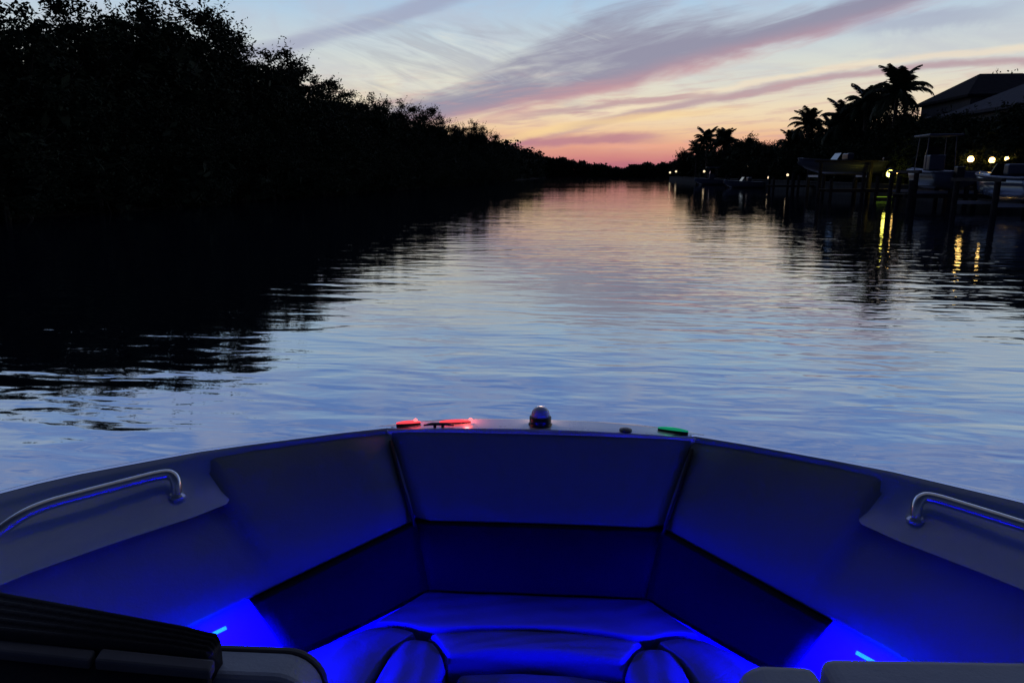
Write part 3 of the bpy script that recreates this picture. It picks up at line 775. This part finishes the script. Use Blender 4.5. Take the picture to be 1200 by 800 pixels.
for sgn in (1,-1):
    cushion('side_cushion', [(.462,1.795),(.43,1.803),(.385,1.800),(.335,1.783)], [(.86,1.10),(.68,1.10),(.50,1.10)],
            [(.462,1.795),(.64,1.645),(.80,1.40),(.86,1.10)], [(.335,1.783),(.392,1.70),(.418,1.56),(.45,1.35),(.50,1.10)], .598, .35, .022, .012, sgn)
    cushion('side_cushion_roll', [(.388,1.69),(.368,1.746),(.325,1.764),(.278,1.746),(.238,1.674)], [(.488,1.10),(.40,1.10),(.31,1.10)],
            [(.388,1.69),(.407,1.58),(.44,1.35),(.488,1.10)], [(.238,1.674),(.25,1.55),(.28,1.30),(.31,1.10)], .592, .35, .026, .010, sgn)
MB().box((0,1.42,.38),(1.3,.55,.12)).build('seat_base', M['navy'], BOAT)

# stainless grab rails on the sloped ledge
for sgn in (1,-1):
    off = Vector((sgn*(-.012),-.008,0))
    pts=[(sgn*.985,1.790,.985),(sgn*.990,1.800,1.018),(sgn*1.005,1.808,1.034),(sgn*1.03,1.797,1.040),(sgn*1.09,1.738,1.040),(sgn*1.155,1.668,1.040),(sgn*1.215,1.604,1.038),(sgn*1.25,1.556,1.028),(sgn*1.28,1.505,1.004),(sgn*1.29,1.487,.985)]
    pts=[poly_at(pts,i/36) for i in range(37)]
    g = MB().tube(pts, .0145, 14).build('grab_rail', M['chrome'], BOAT, True)
    for q in (pts[0],pts[-1]):
        MB().lathe([(.022,-.008),(.024,0),(.018,.006)], q, 14).build('rail_foot', M['chrome'], g)

# led strips under the panel lip and the lamps that are their light
for sgn in (1,-1):
    pts = [(sgn*.795,1.617,.705),(sgn*.85,1.572,.694),(sgn*.95,1.46,.680),(sgn*1.08,1.22,.664),(sgn*1.14,1.0,.66)]
    MB().tube(pts, .0048, 8).build('led_strip', M['led'], BOAT, True)
    a = Vector((sgn*.80,1.605,.690)); b = Vector((sgn*1.05,1.20,.655))
    for k,(u,en,ln) in enumerate(((.12,1.0,.14),(.6,2.6,.30))):
        L = bpy.data.lights.new('led_lamp','AREA'); L.shape='RECTANGLE'; L.size=ln; L.size_y=.02; L.energy=en*33; L.color=(.001,0.0,1)
        lo = bpy.data.objects.new('led_lamp', L); COL.objects.link(lo); lo.parent = BOAT
        lo.location = a.lerp(b,u)
        d = Vector((-sgn*.15,.06,-.98)).normalized(); xax = (b-a).normalized(); zax = -d; xax = (xax-zax*xax.dot(zax)).normalized(); yax = zax.cross(xax)
        lo.rotation_euler = Matrix((xax,yax,zax)).transposed().to_euler()

for sgn in (1,-1):
    L=bpy.data.lights.new('led_lamp','POINT'); L.energy=.28; L.color=(.0004,0,1); L.shadow_soft_size=.008
    lo=bpy.data.objects.new('led_lamp',L); COL.objects.link(lo); lo.parent=BOAT; lo.location=(sgn*.81,1.585,.683)
tr = [(-x,y,1.0565) for x,y in reversed(offs(G,.012))]+[(x,y,1.0565) for x,y in offs(G,.012)]
ta = [(-x,y) for x,y in reversed(offs(G,.006))]+offs(G,.006); tb = [(-x,y) for x,y in reversed(offs(G,.022))]+offs(G,.022)
MB().loft([[(a[0],a[1],1.0574),(a[0],a[1],1.0584),(b[0],b[1],1.0586),(b[0],b[1],1.0545)] for a,b in zip(ta,tb)]).build('gunwale_glint_strip', M['chrome'], BOAT)  # mirror strip added to give the rim a bright line of reflected sky
# bow light, navigation lights, cleat
bx, by = 0.0, 2.215
bo = MB().lathe([(.038,0),(.038,.006),(.033,.008),(.035,.011),(.035,.030),(.031,.033)], (bx,by,1.062), 24).build('bow_light', M['black'], BOAT, True)
MB().lathe([(.030,0),(.0295,.008),(.026,.018),(.019,.026),(.009,.0305),(.002,.0315)], (bx,by,1.0945), 24).build('dome_lens', M['dome'], bo, True)
def nav(x0,x1,y0,y1,m,hw=.007,z=1.066):
    a=Vector((x0,y0,z)); b=Vector((x1,y1,z)); t=(b-a).normalized(); nn=Vector((-t.y,t.x,0))
    hs=[]; ls=[]
    for u in [i/8 for i in range(9)]:
        k=math.sin(math.pi*(.08+.84*u))**.5; p=a.lerp(b,u)
        hs.append([p+nn*hw*k+Vector((0,0,-.014)),p-nn*hw*k+Vector((0,0,-.014)),p-nn*hw*k+Vector((0,0,.001)),p+nn*hw*k+Vector((0,0,.001))])
        w=hw*.72*k
        ls.append([p+nn*w,p-nn*w,p-nn*w*.8+Vector((0,0,.007*k)),p+Vector((0,0,.010*k)),p+nn*w*.8+Vector((0,0,.007*k))])
    o=MB().loft(hs).build('navigation_light', M['black'], BOAT)
    MB().loft(ls).build('lens', m, o, True)
nav(-.46,-.385,2.182,2.200,M['red'],.006)
nav(-.325,-.225,2.205,2.222,M['red'],.006)
nav(.375,.465,2.208,2.180,M['green'],.008)
for x in (-.40,-.225): 
    MB().lathe([(.006,0),(.007,.002),(.005,.006),(.001,.008)], (x,2.196+(x+.385)*.12,1.074+.0), 10).build('light_bulb', M['redcap'], BOAT, True)
c = MB(); c.tube([(-.37,2.172,1.068),(-.345,2.174,1.072),(-.30,2.178,1.072),(-.275,2.18,1.068)],[.003,.005,.005,.003],8); c.tube([(-.335,2.175,1.055),(-.335,2.175,1.07)],.005,8); c.tube([(-.31,2.177,1.055),(-.31,2.177,1.07)],.005,8)
c.build('cleat', M['black'], BOAT, True)
MB().lathe([(.02,0),(.02,.006),(.008,.010)], (.27,2.185,1.062), 14).build('filler_cap', M['black'], BOAT)
for loc,e,colr in (((-.24,2.235,1.10),.16,(1,.12,.10)),((-.40,2.21,1.095),.06,(1,.06,.07)),((.41,2.215,1.095),.008,(.1,1,.4)),((.0,2.262,1.112),.10,(1,.62,.48))):  # last, warm lamp is added to brighten the deck; the bow dome is unlit
    L=bpy.data.lights.new('nav_or_deck_fill_lamp','POINT'); L.energy=e; L.color=colr; L.shadow_soft_size=.012
    lo=bpy.data.objects.new('nav_or_deck_fill_lamp',L); COL.objects.link(lo); lo.parent=BOAT; lo.location=loc

# consoles and bow seat backrests in the foreground
def xz_slab(x0,x1,zt,zb,y0,y1,r):
    """slab seen from behind: inner top corner (x0 side) rounded"""
    s = 1 if x1 > x0 else -1; pts=[(x1,zb),(x1,zt)]
    for k in range(9):
        a=k/8*math.pi/2; pts.append((x0+s*(r-r*math.sin(a)), zt-r+r*math.cos(a)))
    pts.append((x0,zb)); return pts
def ext(pts,y0,y1):
    n=len(pts); return MB().add([(x,y0,z) for x,z in pts]+[(x,y1,z) for x,z in pts],[tuple(range(n)),tuple(range(n,2*n))[::-1]]+[(k,(k+1)%n,n+(k+1)%n,n+k) for k in range(n)])
# port
ext(xz_slab(-.342,-1.0,1.095,.3,0,0,.06),.948,1.015).build('bow_seat_back', M['greyv'], BOAT, bevel=.012, seg=3)
ext(xz_slab(-.338,-.9,1.097,.9,0,0,.062),1.006,1.022).build('seat_back_piping', M['piping'], BOAT, bevel=.005)
ext(xz_slab(-.372,-.95,1.068,.35,0,0,.03),.925,.947).build('seat_back_panel', M['vinyl'], BOAT, bevel=.010, seg=3)
# starboard: two cushions with a seam between
ext(xz_slab(.322,.447,1.095,.3,0,0,.045),.915,1.035).build('bow_seat_back', M['greyv'], BOAT, bevel=.02, seg=4)
ext([(.457,.3),(.457,1.10),(1.02,1.115),(1.02,.3)],.905,1.05).build('bow_seat_back', M['greyv'], BOAT, bevel=.02, seg=4)
MB().box((.75,.45,.62),(.6,.85,.74)).build('console', M['gel'], BOAT, bevel=.04)
# port dash: ribbed dark top, trim band, dark face
rows=[]
for (x,yf,yn,z) in ((-1.15,1.108,.985,1.158),(-.9,1.060,.957,1.158),(-.7,1.020,.945,1.156),(-.55,.992,.938,1.152),(-.497,.982,.934,1.148),(-.49,.976,.936,1.142)):
    sec=[]; nrib=5
    sec.append((x,yf,z-.05))
    for k in range(nrib*4+1):
        u=k/(nrib*4); yy=yf+(yn-yf)*u; zz=z-.004+.0035*math.sin(u*nrib*2*math.pi-math.pi/2)-.010*(u-.35)**2
        sec.append((x,yy,zz))
    sec.append((x,yn,z-.05)); rows.append(sec)
MB().loft(rows).build('dash_top', M['dash'], BOAT, True)
for (x0,x1) in ((-1.15,-.668),(-.658,-.478)):
    y0=.985-(x0+1.15)*.075 if x0<-.9 else .935; 
    f=lambda x: .985-.112*(x+1.15) if x<-.9 else .957-.06*(x+.9)
    g_=lambda x: 1.132+0*x
    MB().add([(x0,f(x0)-.002,1.142),(x1,f(x1)-.002,1.138),(x1,f(x1)-.022,1.132),(x0,f(x0)-.024,1.136),(x0,f(x0)-.002,1.12),(x1,f(x1)-.002,1.118),(x1,f(x1)-.022,1.116),(x0,f(x0)-.024,1.118)],
             [(0,1,2,3),(7,6,5,4),(0,4,5,1),(1,5,6,2),(2,6,7,3),(3,7,4,0)]).build('dash_trim', M['band'], BOAT, bevel=.004)
MB().add([(-1.15,.97,1.128),(-.482,.93,1.124),(-.482,.42,.80),(-1.15,.42,.80),(-1.15,.97,.26),(-.482,.93,.26),(-.482,.42,.26),(-1.15,.42,.26)],
         [(0,1,2,3),(7,6,5,4),(0,4,5,1),(1,5,6,2),(2,6,7,3),(3,7,4,0)]).build('console', M['dash'], BOAT, bevel=.01)

# ------------------------------------------------------------------ camera and colour
cam = bpy.data.cameras.new('camera'); co = bpy.data.objects.new('camera', cam); COL.objects.link(co)
cam.sensor_width = 36; cam.lens = 850/1200*36; cam.clip_start = .02; cam.clip_end = 12000
co.location = (0,0,CAM_H); co.rotation_euler = (R(90-12.985), 0, R(6.54))
scene.camera = co
vs = scene.view_settings
vs.view_transform = 'Standard'; vs.look = 'None'; vs.exposure = 0; vs.gamma = 1; vs.use_curve_mapping = False
